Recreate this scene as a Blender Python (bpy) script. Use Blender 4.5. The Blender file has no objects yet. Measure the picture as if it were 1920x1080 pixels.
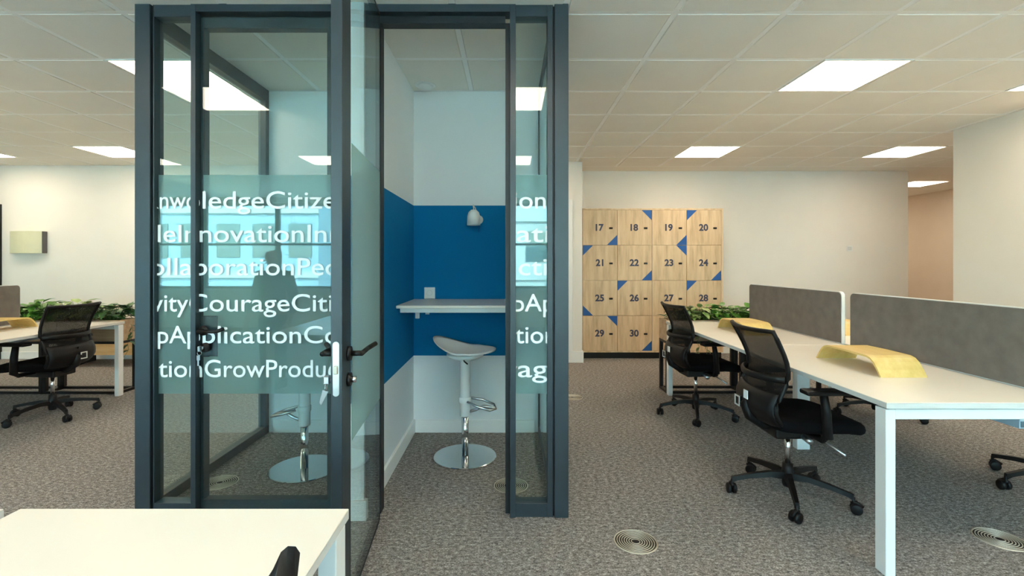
import bpy, bmesh, math, random
from mathutils import Vector, Matrix
random.seed(7)
S = bpy.context.scene
C = S.collection
PI = math.pi
R = math.radians

# ------------------------------------------------------------------ camera, sky, sun, exposure
CEIL = 2.69
cam_d = bpy.data.cameras.new('camera')
cam_d.sensor_width = 36.0
cam_d.lens = 910 / 1920 * 36.0
cam_d.shift_x = 5 / 1920
cam_d.shift_y = -47 / 1920
cam_d.clip_start = 0.02
cam = bpy.data.objects.new('camera', cam_d)
C.objects.link(cam)
cam.location = (0, 0, 1.335)
cam.rotation_euler = (R(90), 0, 0)
S.camera = cam

W = bpy.data.worlds.new('world')
S.world = W
W.use_nodes = True
wn = W.node_tree
sky = wn.nodes.new('ShaderNodeTexSky')
sky.sky_type = 'NISHITA'
sky.sun_disc = False
sky.sun_elevation = R(42)
sky.sun_rotation = R(20)
sky.altitude = 100
bgn = wn.nodes['Background']
bgn.inputs['Strength'].default_value = 2.5
wn.links.new(sky.outputs[0], bgn.inputs['Color'])
sun_d = bpy.data.lights.new('sun', 'SUN')
sun_d.energy = 14.0
sun_d.angle = R(0.6)
sun_d.color = (1.0, 0.95, 0.88)
sun = bpy.data.objects.new('sun', sun_d)
C.objects.link(sun)
sun.rotation_euler = (R(-48), 0, R(-14))       # shines away from the windows, onto the facade across the street

PANEL_STRENGTH = 6.6
S.view_settings.view_transform = 'Standard'
S.view_settings.look = 'None'
S.view_settings.exposure = 1.36
S.view_settings.gamma = 1.0
S.view_settings.use_curve_mapping = False
S.cycles.max_bounces = 10
S.cycles.diffuse_bounces = 8
S.cycles.glossy_bounces = 4
S.cycles.transmission_bounces = 6
S.cycles.transparent_max_bounces = 16
S.cycles.caustics_reflective = False
S.cycles.caustics_refractive = False
S.cycles.sample_clamp_indirect = 6.0

# ------------------------------------------------------------------ materials
def mat(name):
    m = bpy.data.materials.new(name)
    m.use_nodes = True
    nt = m.node_tree
    return m, nt, nt.nodes['Principled BSDF'], nt.nodes['Material Output']

def coords(nt, scale=(1, 1, 1), src='Object'):
    tc = nt.nodes.new('ShaderNodeTexCoord')
    mp = nt.nodes.new('ShaderNodeMapping')
    mp.inputs['Scale'].default_value = scale
    nt.links.new(tc.outputs[src], mp.inputs['Vector'])
    return mp.outputs['Vector']

def noise(nt, vec, scale, detail=3.0, rough=0.5):
    n = nt.nodes.new('ShaderNodeTexNoise')
    n.inputs['Scale'].default_value = scale
    n.inputs['Detail'].default_value = detail
    n.inputs['Roughness'].default_value = rough
    nt.links.new(vec, n.inputs['Vector'])
    return n.outputs['Fac']

def ramp(nt, fac, stops):
    r = nt.nodes.new('ShaderNodeValToRGB')
    el = r.color_ramp.elements
    while len(el) < len(stops):
        el.new(0.5)
    for e, (p, c) in zip(el, stops):
        e.position = p
        e.color = (*c, 1)
    nt.links.new(fac, r.inputs['Fac'])
    return r.outputs['Color']

def bump(nt, bsdf, h, strength=0.1, dist=0.002):
    b = nt.nodes.new('ShaderNodeBump')
    b.inputs['Strength'].default_value = strength
    b.inputs['Distance'].default_value = dist
    nt.links.new(h, b.inputs['Height'])
    nt.links.new(b.outputs['Normal'], bsdf.inputs['Normal'])

def plain(name, col, rough=0.5, metal=0.0, var=0.04, nscale=12.0, bstr=0.0, spec=0.5):
    m, nt, b, o = mat(name)
    v = coords(nt)
    f = noise(nt, v, nscale)
    lo = tuple(max(0, c * (1 - var)) for c in col)
    hi = tuple(min(1, c * (1 + var)) for c in col)
    nt.links.new(ramp(nt, f, [(0.3, lo), (0.7, hi)]), b.inputs['Base Color'])
    b.inputs['Roughness'].default_value = rough
    b.inputs['Metallic'].default_value = metal
    b.inputs['Specular IOR Level'].default_value = spec
    if bstr:
        bump(nt, b, noise(nt, v, nscale * 12), bstr)
    return m

M = {}
M['wall'] = plain('wall_paint', (0.82, 0.775, 0.705), 0.75, var=0.015, nscale=3, bstr=0.05)
M['corridor'] = plain('corridor_paint', (0.74, 0.64, 0.53), 0.75, var=0.02, nscale=3, bstr=0.05)
M['trim'] = plain('white_trim_paint', (0.84, 0.83, 0.80), 0.45, var=0.01)
M['tile'] = plain('ceiling_tile_board', (0.86, 0.825, 0.755), 0.95, var=0.02, nscale=2, bstr=0.12)
M['tgrid'] = plain('ceiling_grid_enamel', (0.93, 0.92, 0.89), 0.6, var=0.01)
M['frame'] = plain('blue_grey_frame_metal', (0.018, 0.029, 0.037), 0.42, 0.0, var=0.06, nscale=30, spec=0.6)
M['framedark'] = plain('black_gasket', (0.006, 0.008, 0.011), 0.5, var=0.05)
M['blackplastic'] = plain('black_plastic', (0.0045, 0.004, 0.0045), 0.5, var=0.1, nscale=40, spec=0.28)
M['blackmetal'] = plain('black_metal', (0.006, 0.005, 0.005), 0.42, var=0.08, nscale=20, spec=0.35)
M['cushion'] = plain('black_seat_fabric', (0.0035, 0.003, 0.0035), 0.95, var=0.2, nscale=180, bstr=0.25, spec=0.12)
M['whitemetal'] = plain('white_powder_coat', (0.80, 0.80, 0.78), 0.4, var=0.01)
M['laminate'] = plain('white_laminate', (0.83, 0.785, 0.71), 0.32, var=0.012, nscale=5)
M['edge'] = plain('pale_grey_edge_band', (0.66, 0.65, 0.62), 0.45, var=0.02)
M['whiteplastic'] = plain('white_plastic', (0.80, 0.80, 0.78), 0.4, var=0.01)
M['chrome'] = plain('polished_chrome', (0.72, 0.73, 0.74), 0.1, 1.0, var=0.01)
M['steel'] = plain('brushed_steel', (0.62, 0.62, 0.63), 0.28, 1.0, var=0.03, nscale=60)
M['ventmetal'] = plain('bronze_vent_metal', (0.56, 0.50, 0.41), 0.42, 0.4, var=0.05, nscale=40)
M['ventgap'] = plain('vent_shadow_gap', (0.02, 0.016, 0.012), 0.8, var=0.05)
M['greyfabric'] = plain('charcoal_screen_fabric', (0.17, 0.148, 0.132), 0.95, var=0.12, nscale=14, bstr=0.25)
M['letter'] = plain('white_vinyl', (0.90, 0.92, 0.92), 0.55, var=0.005)
M['navy'] = plain('navy_vinyl', (0.035, 0.040, 0.085), 0.5, var=0.03)
M['bluetri'] = plain('blue_vinyl', (0.006, 0.09, 0.33), 0.45, var=0.05)
M['cream'] = plain('pale_yellow_plastic', (0.66, 0.64, 0.44), 0.5, var=0.02)
M['darkgrey'] = plain('dark_grey_plastic', (0.10, 0.095, 0.10), 0.5, var=0.03)
M['soil'] = plain('potting_soil', (0.03, 0.02, 0.014), 0.95, var=0.3, nscale=60, bstr=0.5)
M['stem'] = plain('green_stem', (0.10, 0.17, 0.04), 0.6, var=0.1, nscale=20)
M['tray'] = plain('white_tray_in_bluish_light', (0.40, 0.50, 0.58), 0.45, var=0.02)  # white metal tray; the bluish light falling on it is mixed into its colour
M['skin'] = plain('skin', (0.48, 0.30, 0.22), 0.55, var=0.05)
M['cloth'] = plain('dark_jacket_cloth', (0.03, 0.035, 0.045), 0.9, var=0.15, nscale=40)
M['hair'] = plain('dark_hair', (0.02, 0.014, 0.01), 0.6, var=0.2, nscale=80)
M['facade'] = plain('facade_render', (0.50, 0.52, 0.52), 0.85, var=0.05, nscale=0.6)
M['facade2'] = plain('facade_blue_panel', (0.26, 0.38, 0.46), 0.7, var=0.05, nscale=0.6)
M['asphalt'] = plain('street_paving', (0.46, 0.46, 0.44), 0.9, var=0.15, nscale=2)
M['facadeglass'] = plain('facade_window_glass', (0.06, 0.11, 0.13), 0.08, var=0.1, nscale=1, spec=0.8)

def carpet():
    m, nt, b, o = mat('heather_carpet')
    v = coords(nt, (1.0, 1.7, 1.0))
    f1 = noise(nt, v, 38, 5, 0.8)
    f2 = noise(nt, coords(nt, (1, 1.6, 1)), 130, 2, 0.6)
    mx = nt.nodes.new('ShaderNodeMath'); mx.operation = 'MULTIPLY_ADD'
    nt.links.new(f1, mx.inputs[0]); mx.inputs[1].default_value = 0.62
    md = nt.nodes.new('ShaderNodeMath'); md.operation = 'MULTIPLY'
    nt.links.new(f2, md.inputs[0]); md.inputs[1].default_value = 0.38
    nt.links.new(md.outputs[0], mx.inputs[2])
    col = ramp(nt, mx.outputs[0], [(0.38, (0.05, 0.045, 0.042)), (0.47, (0.19, 0.172, 0.16)), (0.53, (0.29, 0.265, 0.248)), (0.62, (0.60, 0.56, 0.52))])
    nt.links.new(col, b.inputs['Base Color'])
    b.inputs['Roughness'].default_value = 1.0
    b.inputs['Specular IOR Level'].default_value = 0.1
    bump(nt, b, mx.outputs[0], 0.5, 0.004)
    return m
M['carpet'] = carpet()

def wood(name, cols, scale, gscale=3.0, rough=0.5):
    m, nt, b, o = mat(name)
    v = coords(nt, scale)
    oi = nt.nodes.new('ShaderNodeObjectInfo')
    ad = nt.nodes.new('ShaderNodeVectorMath'); ad.operation = 'MULTIPLY_ADD'
    cb = nt.nodes.new('ShaderNodeCombineXYZ')
    for k in range(3):
        nt.links.new(oi.outputs['Random'], cb.inputs[k])
    nt.links.new(cb.outputs[0], ad.inputs[0])
    ad.inputs[1].default_value = (17, 23, 31)
    nt.links.new(v, ad.inputs[2])
    f = noise(nt, ad.outputs[0], gscale, 5, 0.6)
    nt.links.new(ramp(nt, f, [(0.28, cols[0]), (0.5, cols[1]), (0.72, cols[2])]), b.inputs['Base Color'])
    b.inputs['Roughness'].default_value = rough
    bump(nt, b, f, 0.08)
    return m
M['oak'] = wood('oak_veneer', [(0.50, 0.34, 0.19), (0.68, 0.485, 0.29), (0.78, 0.59, 0.38)], (6, 6, 0.7))
M['bamboo'] = wood('bamboo_plywood', [(0.66, 0.44, 0.13), (0.74, 0.52, 0.18), (0.80, 0.60, 0.25)], (9, 0.8, 9), 2.2, 0.38)
M['planterwood'] = wood('planter_wood', [(0.36, 0.22, 0.12), (0.50, 0.33, 0.19), (0.60, 0.42, 0.26)], (0.9, 6, 7))
M['benchwood'] = wood('orange_pine', [(0.58, 0.33, 0.13), (0.68, 0.42, 0.18), (0.74, 0.49, 0.24)], (0.8, 6, 7))

def banded():
    m, nt, b, o = mat('white_paint_with_blue_band')
    g = nt.nodes.new('ShaderNodeNewGeometry')
    sx = nt.nodes.new('ShaderNodeSeparateXYZ')
    nt.links.new(g.outputs['Position'], sx.inputs[0])
    a = nt.nodes.new('ShaderNodeMath'); a.operation = 'GREATER_THAN'; a.inputs[1].default_value = 0.604
    c = nt.nodes.new('ShaderNodeMath'); c.operation = 'LESS_THAN'; c.inputs[1].default_value = 1.788
    d = nt.nodes.new('ShaderNodeMath'); d.operation = 'MULTIPLY'
    nt.links.new(sx.outputs[2], a.inputs[0]); nt.links.new(sx.outputs[2], c.inputs[0])
    nt.links.new(a.outputs[0], d.inputs[0]); nt.links.new(c.outputs[0], d.inputs[1])
    mix = nt.nodes.new('ShaderNodeMix'); mix.data_type = 'RGBA'
    nt.links.new(d.outputs[0], mix.inputs['Factor'])
    mix.inputs['A'].default_value = (0.80, 0.815, 0.815, 1)
    mix.inputs['B'].default_value = (0.0004, 0.165, 0.385, 1)
    nt.links.new(mix.outputs['Result'], b.inputs['Base Color'])
    b.inputs['Roughness'].default_value = 0.8; b.inputs['Specular IOR Level'].default_value = 0.15
    bump(nt, b, noise(nt, coords(nt), 60), 0.04)
    return m
M['banded'] = banded()

def glass(name, tint, ior, rough=0.0):
    m, nt, b, o = mat(name)
    nt.nodes.remove(b)
    t = nt.nodes.new('ShaderNodeBsdfTransparent'); t.inputs['Color'].default_value = (*tint, 1)
    g = nt.nodes.new('ShaderNodeBsdfGlossy'); g.inputs['Roughness'].default_value = rough
    g.inputs['Color'].default_value = (0.92, 1.0, 1.0, 1)
    fr = nt.nodes.new('ShaderNodeFresnel')
    ge = nt.nodes.new('ShaderNodeNewGeometry')      # same reflectance on the way in and out of the pane
    mr = nt.nodes.new('ShaderNodeMapRange')
    mr.inputs['To Min'].default_value = ior; mr.inputs['To Max'].default_value = 1.0 / ior
    nt.links.new(ge.outputs['Backfacing'], mr.inputs['Value'])
    nt.links.new(mr.outputs['Result'], fr.inputs['IOR'])
    mx = nt.nodes.new('ShaderNodeMixShader')
    nt.links.new(fr.outputs[0], mx.inputs[0])
    nt.links.new(t.outputs[0], mx.inputs[1]); nt.links.new(g.outputs[0], mx.inputs[2])
    nt.links.new(mx.outputs[0], o.inputs['Surface'])
    return m
M['glass'] = glass('partition_glass', (0.935, 0.985, 0.975), 1.5)
M['sideglass'] = glass('double_side_glass', (0.935, 0.985, 0.975), 2.0)
M['winglass'] = glass('window_glass', (0.79, 0.985, 0.965), 1.45)

def film():
    m, nt, b, o = mat('frosted_film')
    nt.nodes.remove(b)
    rf = nt.nodes.new('ShaderNodeBsdfRefraction'); rf.inputs['IOR'].default_value = 1.02
    rf.inputs['Roughness'].default_value = 0.55; rf.inputs['Color'].default_value = (0.78, 0.95, 0.95, 1)
    tr = nt.nodes.new('ShaderNodeBsdfTranslucent'); tr.inputs['Color'].default_value = (0.80, 0.93, 0.91, 1)
    df = nt.nodes.new('ShaderNodeBsdfDiffuse'); df.inputs['Color'].default_value = (0.56, 0.70, 0.69, 1)
    m1 = nt.nodes.new('ShaderNodeMixShader'); m1.inputs[0].default_value = 0.5
    nt.links.new(tr.outputs[0], m1.inputs[1]); nt.links.new(df.outputs[0], m1.inputs[2])
    m2 = nt.nodes.new('ShaderNodeMixShader'); m2.inputs[0].default_value = 0.42
    nt.links.new(rf.outputs[0], m2.inputs[1]); nt.links.new(m1.outputs[0], m2.inputs[2])
    nt.links.new(m2.outputs[0], o.inputs['Surface'])
    return m
M['film'] = film()

def meshfabric():
    m, nt, b, o = mat('black_mesh_fabric')
    b.inputs['Base Color'].default_value = (0.006, 0.005, 0.005, 1); b.inputs['Specular IOR Level'].default_value = 0.2
    b.inputs['Roughness'].default_value = 0.8
    v = coords(nt, (1, 1, 1))
    w = nt.nodes.new('ShaderNodeTexVoronoi'); w.inputs['Scale'].default_value = 1200
    nt.links.new(v, w.inputs['Vector'])
    c = nt.nodes.new('ShaderNodeMath'); c.operation = 'LESS_THAN'; c.inputs[1].default_value = 0.27
    nt.links.new(w.outputs['Distance'], c.inputs[0])
    t = nt.nodes.new('ShaderNodeBsdfTransparent')
    mx = nt.nodes.new('ShaderNodeMixShader')
    nt.links.new(c.outputs[0], mx.inputs[0])
    nt.links.new(b.outputs[0], mx.inputs[1]); nt.links.new(t.outputs[0], mx.inputs[2])
    nt.links.new(mx.outputs[0], o.inputs['Surface'])
    return m
M['mesh'] = meshfabric()

def emit(name, col, s):
    m, nt, b, o = mat(name)
    b.inputs['Base Color'].default_value = (*col, 1)
    b.inputs['Emission Color'].default_value = (*col, 1)
    b.inputs['Emission Strength'].default_value = s
    return m
M['lamp'] = emit('lit_diffuser', (1.0, 0.845, 0.65), PANEL_STRENGTH)

def leafmat(name, c1, c2, c3):
    m, nt, b, o = mat(name)
    f = noise(nt, coords(nt), 14, 2)
    nt.links.new(ramp(nt, f, [(0.3, c1), (0.52, c2), (0.72, c3)]), b.inputs['Base Color'])
    b.inputs['Roughness'].default_value = 0.4
    return m
M['leaf'] = leafmat('pothos_leaf', (0.04, 0.14, 0.02), (0.09, 0.26, 0.03), (0.20, 0.40, 0.07))
M['leafpale'] = leafmat('variegated_leaf', (0.12, 0.25, 0.05), (0.30, 0.42, 0.12), (0.58, 0.60, 0.34))
M['leafdark'] = leafmat('dark_leaf', (0.015, 0.06, 0.02), (0.04, 0.125, 0.035), (0.10, 0.22, 0.06))

# ------------------------------------------------------------------ mesh helpers
class MB:
    def __init__(s):
        s.bm = bmesh.new()
    def add(s, verts, faces, smooth=False):
        vs = [s.bm.verts.new(v) for v in verts]
        for f in faces:
            try:
                fc = s.bm.faces.new([vs[i] for i in f]); fc.smooth = smooth
            except ValueError:
                pass
        return vs
    def box(s, x0, x1, y0, y1, z0, z1, bev=0.0, seg=1):
        t = bmesh.new()
        vs = [t.verts.new((x, y, z)) for z in (z0, z1) for y in (y0, y1) for x in (x0, x1)]
        for f in ((0, 2, 3, 1), (4, 5, 7, 6), (0, 1, 5, 4), (1, 3, 7, 5), (3, 2, 6, 7), (2, 0, 4, 6)):
            t.faces.new([vs[i] for i in f])
        if bev:
            bmesh.ops.bevel(t, geom=list(t.edges), offset=bev, segments=seg, affect='EDGES', profile=0.5)
        s.merge(t)
        return s
    def merge(s, t, mtx=None):
        if mtx is not None:
            bmesh.ops.transform(t, matrix=mtx, verts=t.verts)
        t.verts.index_update()
        vs = [s.bm.verts.new(v.co) for v in t.verts]
        for f in t.faces:
            try:
                fc = s.bm.faces.new([vs[v.index] for v in f.verts]); fc.smooth = f.smooth
            except ValueError:
                pass
        t.free()
    def prism(s, poly, axis, a0, a1, bev=0.0):
        # polygon in the plane across `axis` ('x','y','z'), pushed from a0 to a1
        def p(u, v, w):
            return {'x': (w, u, v), 'y': (u, w, v), 'z': (u, v, w)}[axis]
        n = len(poly)
        t = bmesh.new()
        va = [t.verts.new(p(u, v, a0)) for u, v in poly]
        vb = [t.verts.new(p(u, v, a1)) for u, v in poly]
        t.faces.new(va[::-1]); t.faces.new(vb)
        for i in range(n):
            t.faces.new([va[i], va[(i + 1) % n], vb[(i + 1) % n], vb[i]])
        bmesh.ops.recalc_face_normals(t, faces=t.faces)
        if bev:
            bmesh.ops.bevel(t, geom=list(t.edges), offset=bev, segments=1, affect='EDGES')
        s.merge(t)
        return s
    def tube(s, pts, r, n=10, closed=False, flat=1.0):
        pts = [Vector(p) for p in pts]
        rs = r if isinstance(r, (list, tuple)) else [r] * len(pts)
        rings = []
        up = Vector((0, 0, 1))
        m = len(pts)
        for i, p in enumerate(pts):
            if closed:
                d = pts[(i + 1) % m] - pts[i - 1]
            else:
                d = pts[min(i + 1, m - 1)] - pts[max(i - 1, 0)]
            d.normalize()
            u = up if abs(d.dot(up)) < 0.95 else Vector((1, 0, 0))
            a = d.cross(u).normalized(); b = a.cross(d).normalized()
            rings.append([p + a * (rs[i] * math.cos(2 * PI * k / n)) + b * (rs[i] * flat * math.sin(2 * PI * k / n)) for k in range(n)])
        verts = [v for rg in rings for v in rg]
        faces = []
        cnt = m if closed else m - 1
        for i in range(cnt):
            j = (i + 1) % m
            for k in range(n):
                l = (k + 1) % n
                faces.append((i * n + k, i * n + l, j * n + l, j * n + k))
        if not closed:
            faces.append(tuple(range(n))[::-1]); faces.append(tuple((m - 1) * n + k for k in range(n)))
        s.add(verts, faces, True)
        return s
    def cyl(s, p0, p1, r0, r1=None, n=20):
        return s.tube([p0, p1], [r0, r0 if r1 is None else r1], n)
    def lathe(s, prof, c=(0, 0, 0), n=32, smooth=True, axis='z'):
        verts = []; faces = []
        for r, z in prof:
            for k in range(n):
                a = 2 * PI * k / n
                q = (r * math.cos(a), r * math.sin(a), z)
                if axis == 'y':
                    q = (q[0], q[2], q[1])
                verts.append((c[0] + q[0], c[1] + q[1], c[2] + q[2]))
        m = len(prof)
        for i in range(m - 1):
            for k in range(n):
                l = (k + 1) % n
                faces.append((i * n + k, i * n + l, (i + 1) * n + l, (i + 1) * n + k))
        s.add(verts, faces, smooth)
        return s
    def sheet(s, fn, nu, nv, thick=None, smooth=True):
        # fn(u, v) -> (point, normal); closed thin solid if thick
        P = [[fn(i / nu, j / nv) for i in range(nu + 1)] for j in range(nv + 1)]
        top = [Vector(p[0]) for row in P for p in row]
        w = nu + 1
        fs = [(j * w + i, j * w + i + 1, (j + 1) * w + i + 1, (j + 1) * w + i) for j in range(nv) for i in range(nu)]
        if not thick:
            s.add(top, fs, smooth); return s
        bot = [Vector(p[0]) + Vector(p[1]) * thick for row in P for p in row]
        N = len(top)
        faces = list(fs) + [tuple(i + N for i in f[::-1]) for f in fs]
        edge = [i for i in range(w)] + [j * w + nu for j in range(1, nv + 1)] + [nv * w + i for i in range(nu - 1, -1, -1)] + [j * w for j in range(nv - 1, 0, -1)]
        for k in range(len(edge)):
            a, b = edge[k], edge[(k + 1) % len(edge)]
            faces.append((b, a, a + N, b + N))
        s.add(top + bot, faces, smooth)
        return s
    def build(s, name, m, parent=None, recalc=True):
        if recalc:
            bmesh.ops.recalc_face_normals(s.bm, faces=s.bm.faces)
        me = bpy.data.meshes.new(name)
        s.bm.to_mesh(me); s.bm.free()
        if m is not None:
            me.materials.append(m)
        o = bpy.data.objects.new(name, me)
        C.objects.link(o)
        if parent is not None:
            o.parent = parent
        return o

def add_mod_bevel(o, w, seg=2):
    b = o.modifiers.new('bevel', 'BEVEL'); b.width = w; b.segments = seg; b.limit_method = 'ANGLE'; b.angle_limit = R(40)

def tag(o, label=None, cat=None, group=None, kind=None):
    if label: o['label'] = label
    if cat: o['category'] = cat
    if group: o['group'] = group
    if kind: o['kind'] = kind
    return o

def thing(name, label, cat, loc=(0, 0, 0), rz=0.0, group=None):
    o = bpy.data.objects.new(name, None)
    C.objects.link(o)
    o.empty_display_size = 0.1
    o.location = loc; o.rotation_euler = (0, 0, rz)
    return tag(o, label, cat, group)

def kids(o):
    return list(o.children)

def dup(root, loc, rz, label, group=None, turn=None, skip=()):
    r = root.copy(); C.objects.link(r); r.location = loc; r.rotation_euler = (0, 0, rz)
    r['label'] = label
    if group: r['group'] = group
    for ch in kids(root):
        if ch.name.split('.')[0] in skip: continue
        c = ch.copy(); C.objects.link(c); c.parent = r
        if turn is not None and ch.name.split('.')[0] == 'leg': c.rotation_euler = (0, 0, turn)
        for g in kids(ch):
            d = g.copy(); C.objects.link(d); d.parent = c
    return r

def one(name, mb, m, label, cat, group=None):
    return tag(mb.build(name, m), label, cat, group)

def struct(name, mb, m, parent=None):
    o = mb.build(name, m, parent)
    if parent is None: o['kind'] = 'structure'
    return o

def text_mesh(s, height_scale, extrude=0.0008, bold=0.0):
    cu = bpy.data.curves.new('lettering', 'FONT')
    cu.body = s; cu.size = height_scale; cu.extrude = extrude; cu.offset = bold
    cu.resolution_u = 4
    ob = bpy.data.objects.new('lettering', cu)
    C.objects.link(ob)
    dg = bpy.context.evaluated_depsgraph_get()
    me = bpy.data.meshes.new_from_object(ob.evaluated_get(dg))
    bpy.data.objects.remove(ob); bpy.data.curves.remove(cu)
    return me

def me_bounds(me):
    xs = [v.co.x for v in me.vertices]; ys = [v.co.y for v in me.vertices]
    return min(xs), max(xs), min(ys), max(ys)

_cap = me_bounds(text_mesh('H', 1.0))
CAPH = _cap[3]
_l1 = me_bounds(text_mesh('l', 1.0))
def advance(prefix):
    if not prefix: return 0.0
    return me_bounds(text_mesh(prefix + 'l', 1.0))[1] - _l1[1]

# ------------------------------------------------------------------ the setting
XL, YW = -8.2, -4.9
struct('floor', MB().box(XL - 0.2, 8.4, YW - 0.3, 12.2, -0.2, 0.0), M['carpet'])
struct('wall_left', MB().box(XL - 0.2, XL, YW, 6.9, 0, 2.8), M['wall'])
struct('wall_back_left', MB().box(XL - 0.2, -0.45, 6.75, 7.0, 0, 2.8), M['wall'])
struct('wall_back', MB().box(-0.5, 5.90, 7.18, 7.4, 0, 2.8), M['wall'])
struct('wall_back_return', MB().box(-0.6, -0.45, 6.75, 7.4, 0, 2.8), M['wall'])
struct('wall_corridor_inner', MB().box(5.70, 5.90, 7.4, 12.0, 0, 2.8), M['wall'])
struct('wall_corridor_end', MB().box(5.70, 8.3, 11.8, 12.0, 0, 2.8), M['corridor'])
struct('wall_corridor_outer', MB().box(8.15, 8.35, 4.7, 12.0, 0, 2.8), M['corridor'])
struct('wall_right', MB().box(4.55, 8.3, YW - 0.2, 4.975, 0, 2.8), M['wall'])
col = struct('column_back', MB().box(0.50, 0.975, 6.50, 7.18, 0, 2.8), M['wall'])
struct('baseboard_column', MB().box(0.485, 0.992, 6.483, 7.0, 0, 0.155, 0.004), M['trim'])
struct('trim_column', MB().box(0.72, 0.845, 6.476, 6.499, 0.157, 2.18, 0.003), M['trim'])
struct('baseboard_back_left', MB().box(XL, -0.6, 6.735, 6.75, 0, 0.10, 0.003), M['trim'])
struct('baseboard_back', MB().box(2.99, 5.90, 7.165, 7.18, 0, 0.10, 0.003), M['trim'])
struct('baseboard_right', MB().box(4.535, 4.55, YW, 4.975, 0, 0.10, 0.003), M['trim'])
struct('baseboard_left', MB().box(XL, XL + 0.015, YW, 6.73, 0, 0.10, 0.003), M['trim'])

# dark framed door at the far left of the rear wall
d3 = struct('door_3', MB().box(-7.95, -7.13, 6.715, 6.747, 0.004, 2.08, 0.003), M['whiteplastic'])
MB().box(-8.02, -7.96, 6.70, 6.748, 0, 2.15).box(-7.12, -7.055, 6.70, 6.748, 0, 2.15).box(-7.96, -7.12, 6.70, 6.748, 2.09, 2.15).build('door_frame', M['blackmetal'], d3)
MB().cyl((-7.86, 6.715, 1.02), (-7.86, 6.665, 1.02), 0.011).cyl((-7.86, 6.672, 1.02), (-7.74, 6.672, 1.02), 0.010).build('handle', M['steel'], d3)

# ceiling: slab, grid, tiles, lights
GX0, GY0, T = 0.9, 2.63, 0.6
LIGHTS = []
cells_light = {}
for (x, y) in [(2.1, 3.23), (3.9, 3.23), (-2.7, 3.23), (-5.1, 3.23),
               (2.1, 5.63), (4.5, 5.63), (-5.1, 5.63), (-6.9, 5.63), (-2.7, 5.63),
               (-0.3, 0.83), (-2.7, 0.83), (2.1, 0.83), (-5.1, 0.83), (3.9, 0.83),
               (-0.3, -1.57), (-2.7, -1.57), (2.1, -1.57), (-5.1, -1.57),
               (-2.7, -3.97), (2.1, -3.97), (-0.3, 5.63)]:
    cells_light[(round((x - GX0) / T), round((y - GY0) / T))] = (x, y)
ceiling = struct('ceiling', MB().box(XL - 0.2, 8.4, YW - 0.3, 12.2, CEIL + 0.03, CEIL + 0.2), M['tile'])
g = MB()
kx0, kx1 = -16, 13
ky0, ky1 = -13, 7
for i in range(kx0, kx1):
    x = GX0 + T * i
    g.box(x - 0.016, x + 0.016, YW, GY0 + T * ky1, CEIL + 0.003, CEIL + 0.029)
for j in range(ky0, ky1 + 1):
    y = GY0 + T * j
    g.box(XL, 8.3, y - 0.016, y + 0.016, CEIL + 0.0025, CEIL + 0.0285)
gr = g.build('grid', M['tgrid'], ceiling); gr['kind'] = 'stuff'
MB().box(XL, -0.5, GY0 + T * ky1 + 0.0, 6.76, CEIL + 0.003, CEIL + 0.03).box(-0.5, 8.3, GY0 + T * ky1 + 0.0, 12.0, CEIL + 0.003, CEIL + 0.03).build('margin_board', M['tile'], ceiling)
tile_me = None
rest = MB()
for j in range(ky0, ky1):
    for i in range(kx0, kx1):
        if (i, j) in cells_light: continue
        x = GX0 + T * (i + 0.5); y = GY0 + T * (j + 0.5)
        if x < XL + 0.1 or x > 8.1 or y < YW: continue
        seen = y > 2.0 and (-1.13 * y - 0.4 < x < 1.13 * y + 0.4) and not (y < 5.0 and x > 4.9) and not (y > 3.9 and -1.5 * y / 3.0 < x < 0.09 * y - 0.4)
        if seen:
            if tile_me is None:
                t = MB().box(-0.2825, 0.2825, -0.2825, 0.2825, 0, 0.02, 0.004).build('tile', M['tile'], ceiling)
                tile_me = t.data
            else:
                t = bpy.data.objects.new('tile', tile_me); C.objects.link(t); t.parent = ceiling
            t.location = (x, y, CEIL + random.uniform(-0.0008, 0.0008))
        else:
            rest.box(x - 0.2825, x + 0.2825, y - 0.2825, y + 0.2825, CEIL, CEIL + 0.02)
ro = rest.build('tile_field', M['tile'], ceiling); ro['kind'] = 'stuff'

lab = {(2.1, 3.23): 'lit square ceiling panel, the large one over the near right desk', (3.9, 3.23): 'lit square ceiling panel cut by the right edge beside the right wall',
       (-2.7, 3.23): 'lit square ceiling panel just left of the glass booths', (-5.1, 3.23): 'lit square ceiling panel left of the picture, level with the booths',
       (2.1, 5.63): 'lit square ceiling panel in front of the numbered lockers', (4.5, 5.63): 'lit square ceiling panel near the corridor opening',
       (-5.1, 5.63): 'lit square ceiling panel above the left planters', (-6.9, 5.63): 'lit square ceiling panel farthest left, in front of the curved wall box',
       (-2.7, 5.63): 'lit square ceiling panel behind the left booth', (-0.3, 5.63): 'lit square ceiling panel behind the right booth',
       (-0.3, 0.83): 'lit square ceiling panel mirrored in the narrow right pane, the larger reflection', (-2.7, 0.83): 'lit square ceiling panel mirrored large across the closed glass door',
       (2.1, 0.83): 'lit square ceiling panel beyond the near end of the right desk', (-5.1, 0.83): 'lit square ceiling panel left of the foreground desk',
       (3.9, 0.83): 'lit square ceiling panel by the right wall, nearer than the right desk', (-0.3, -1.57): 'lit square ceiling panel mirrored in the narrow right pane, the smaller reflection',
       (-2.7, -1.57): 'lit square ceiling panel mirrored just above the door lettering', (2.1, -1.57): 'lit square ceiling panel behind the viewpoint on its right',
       (-5.1, -1.57): 'lit square ceiling panel mirrored small in the narrow left pane', (-2.7, -3.97): 'lit square ceiling panel by the windows, left one', (2.1, -3.97): 'lit square ceiling panel by the windows, right one'}
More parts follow.
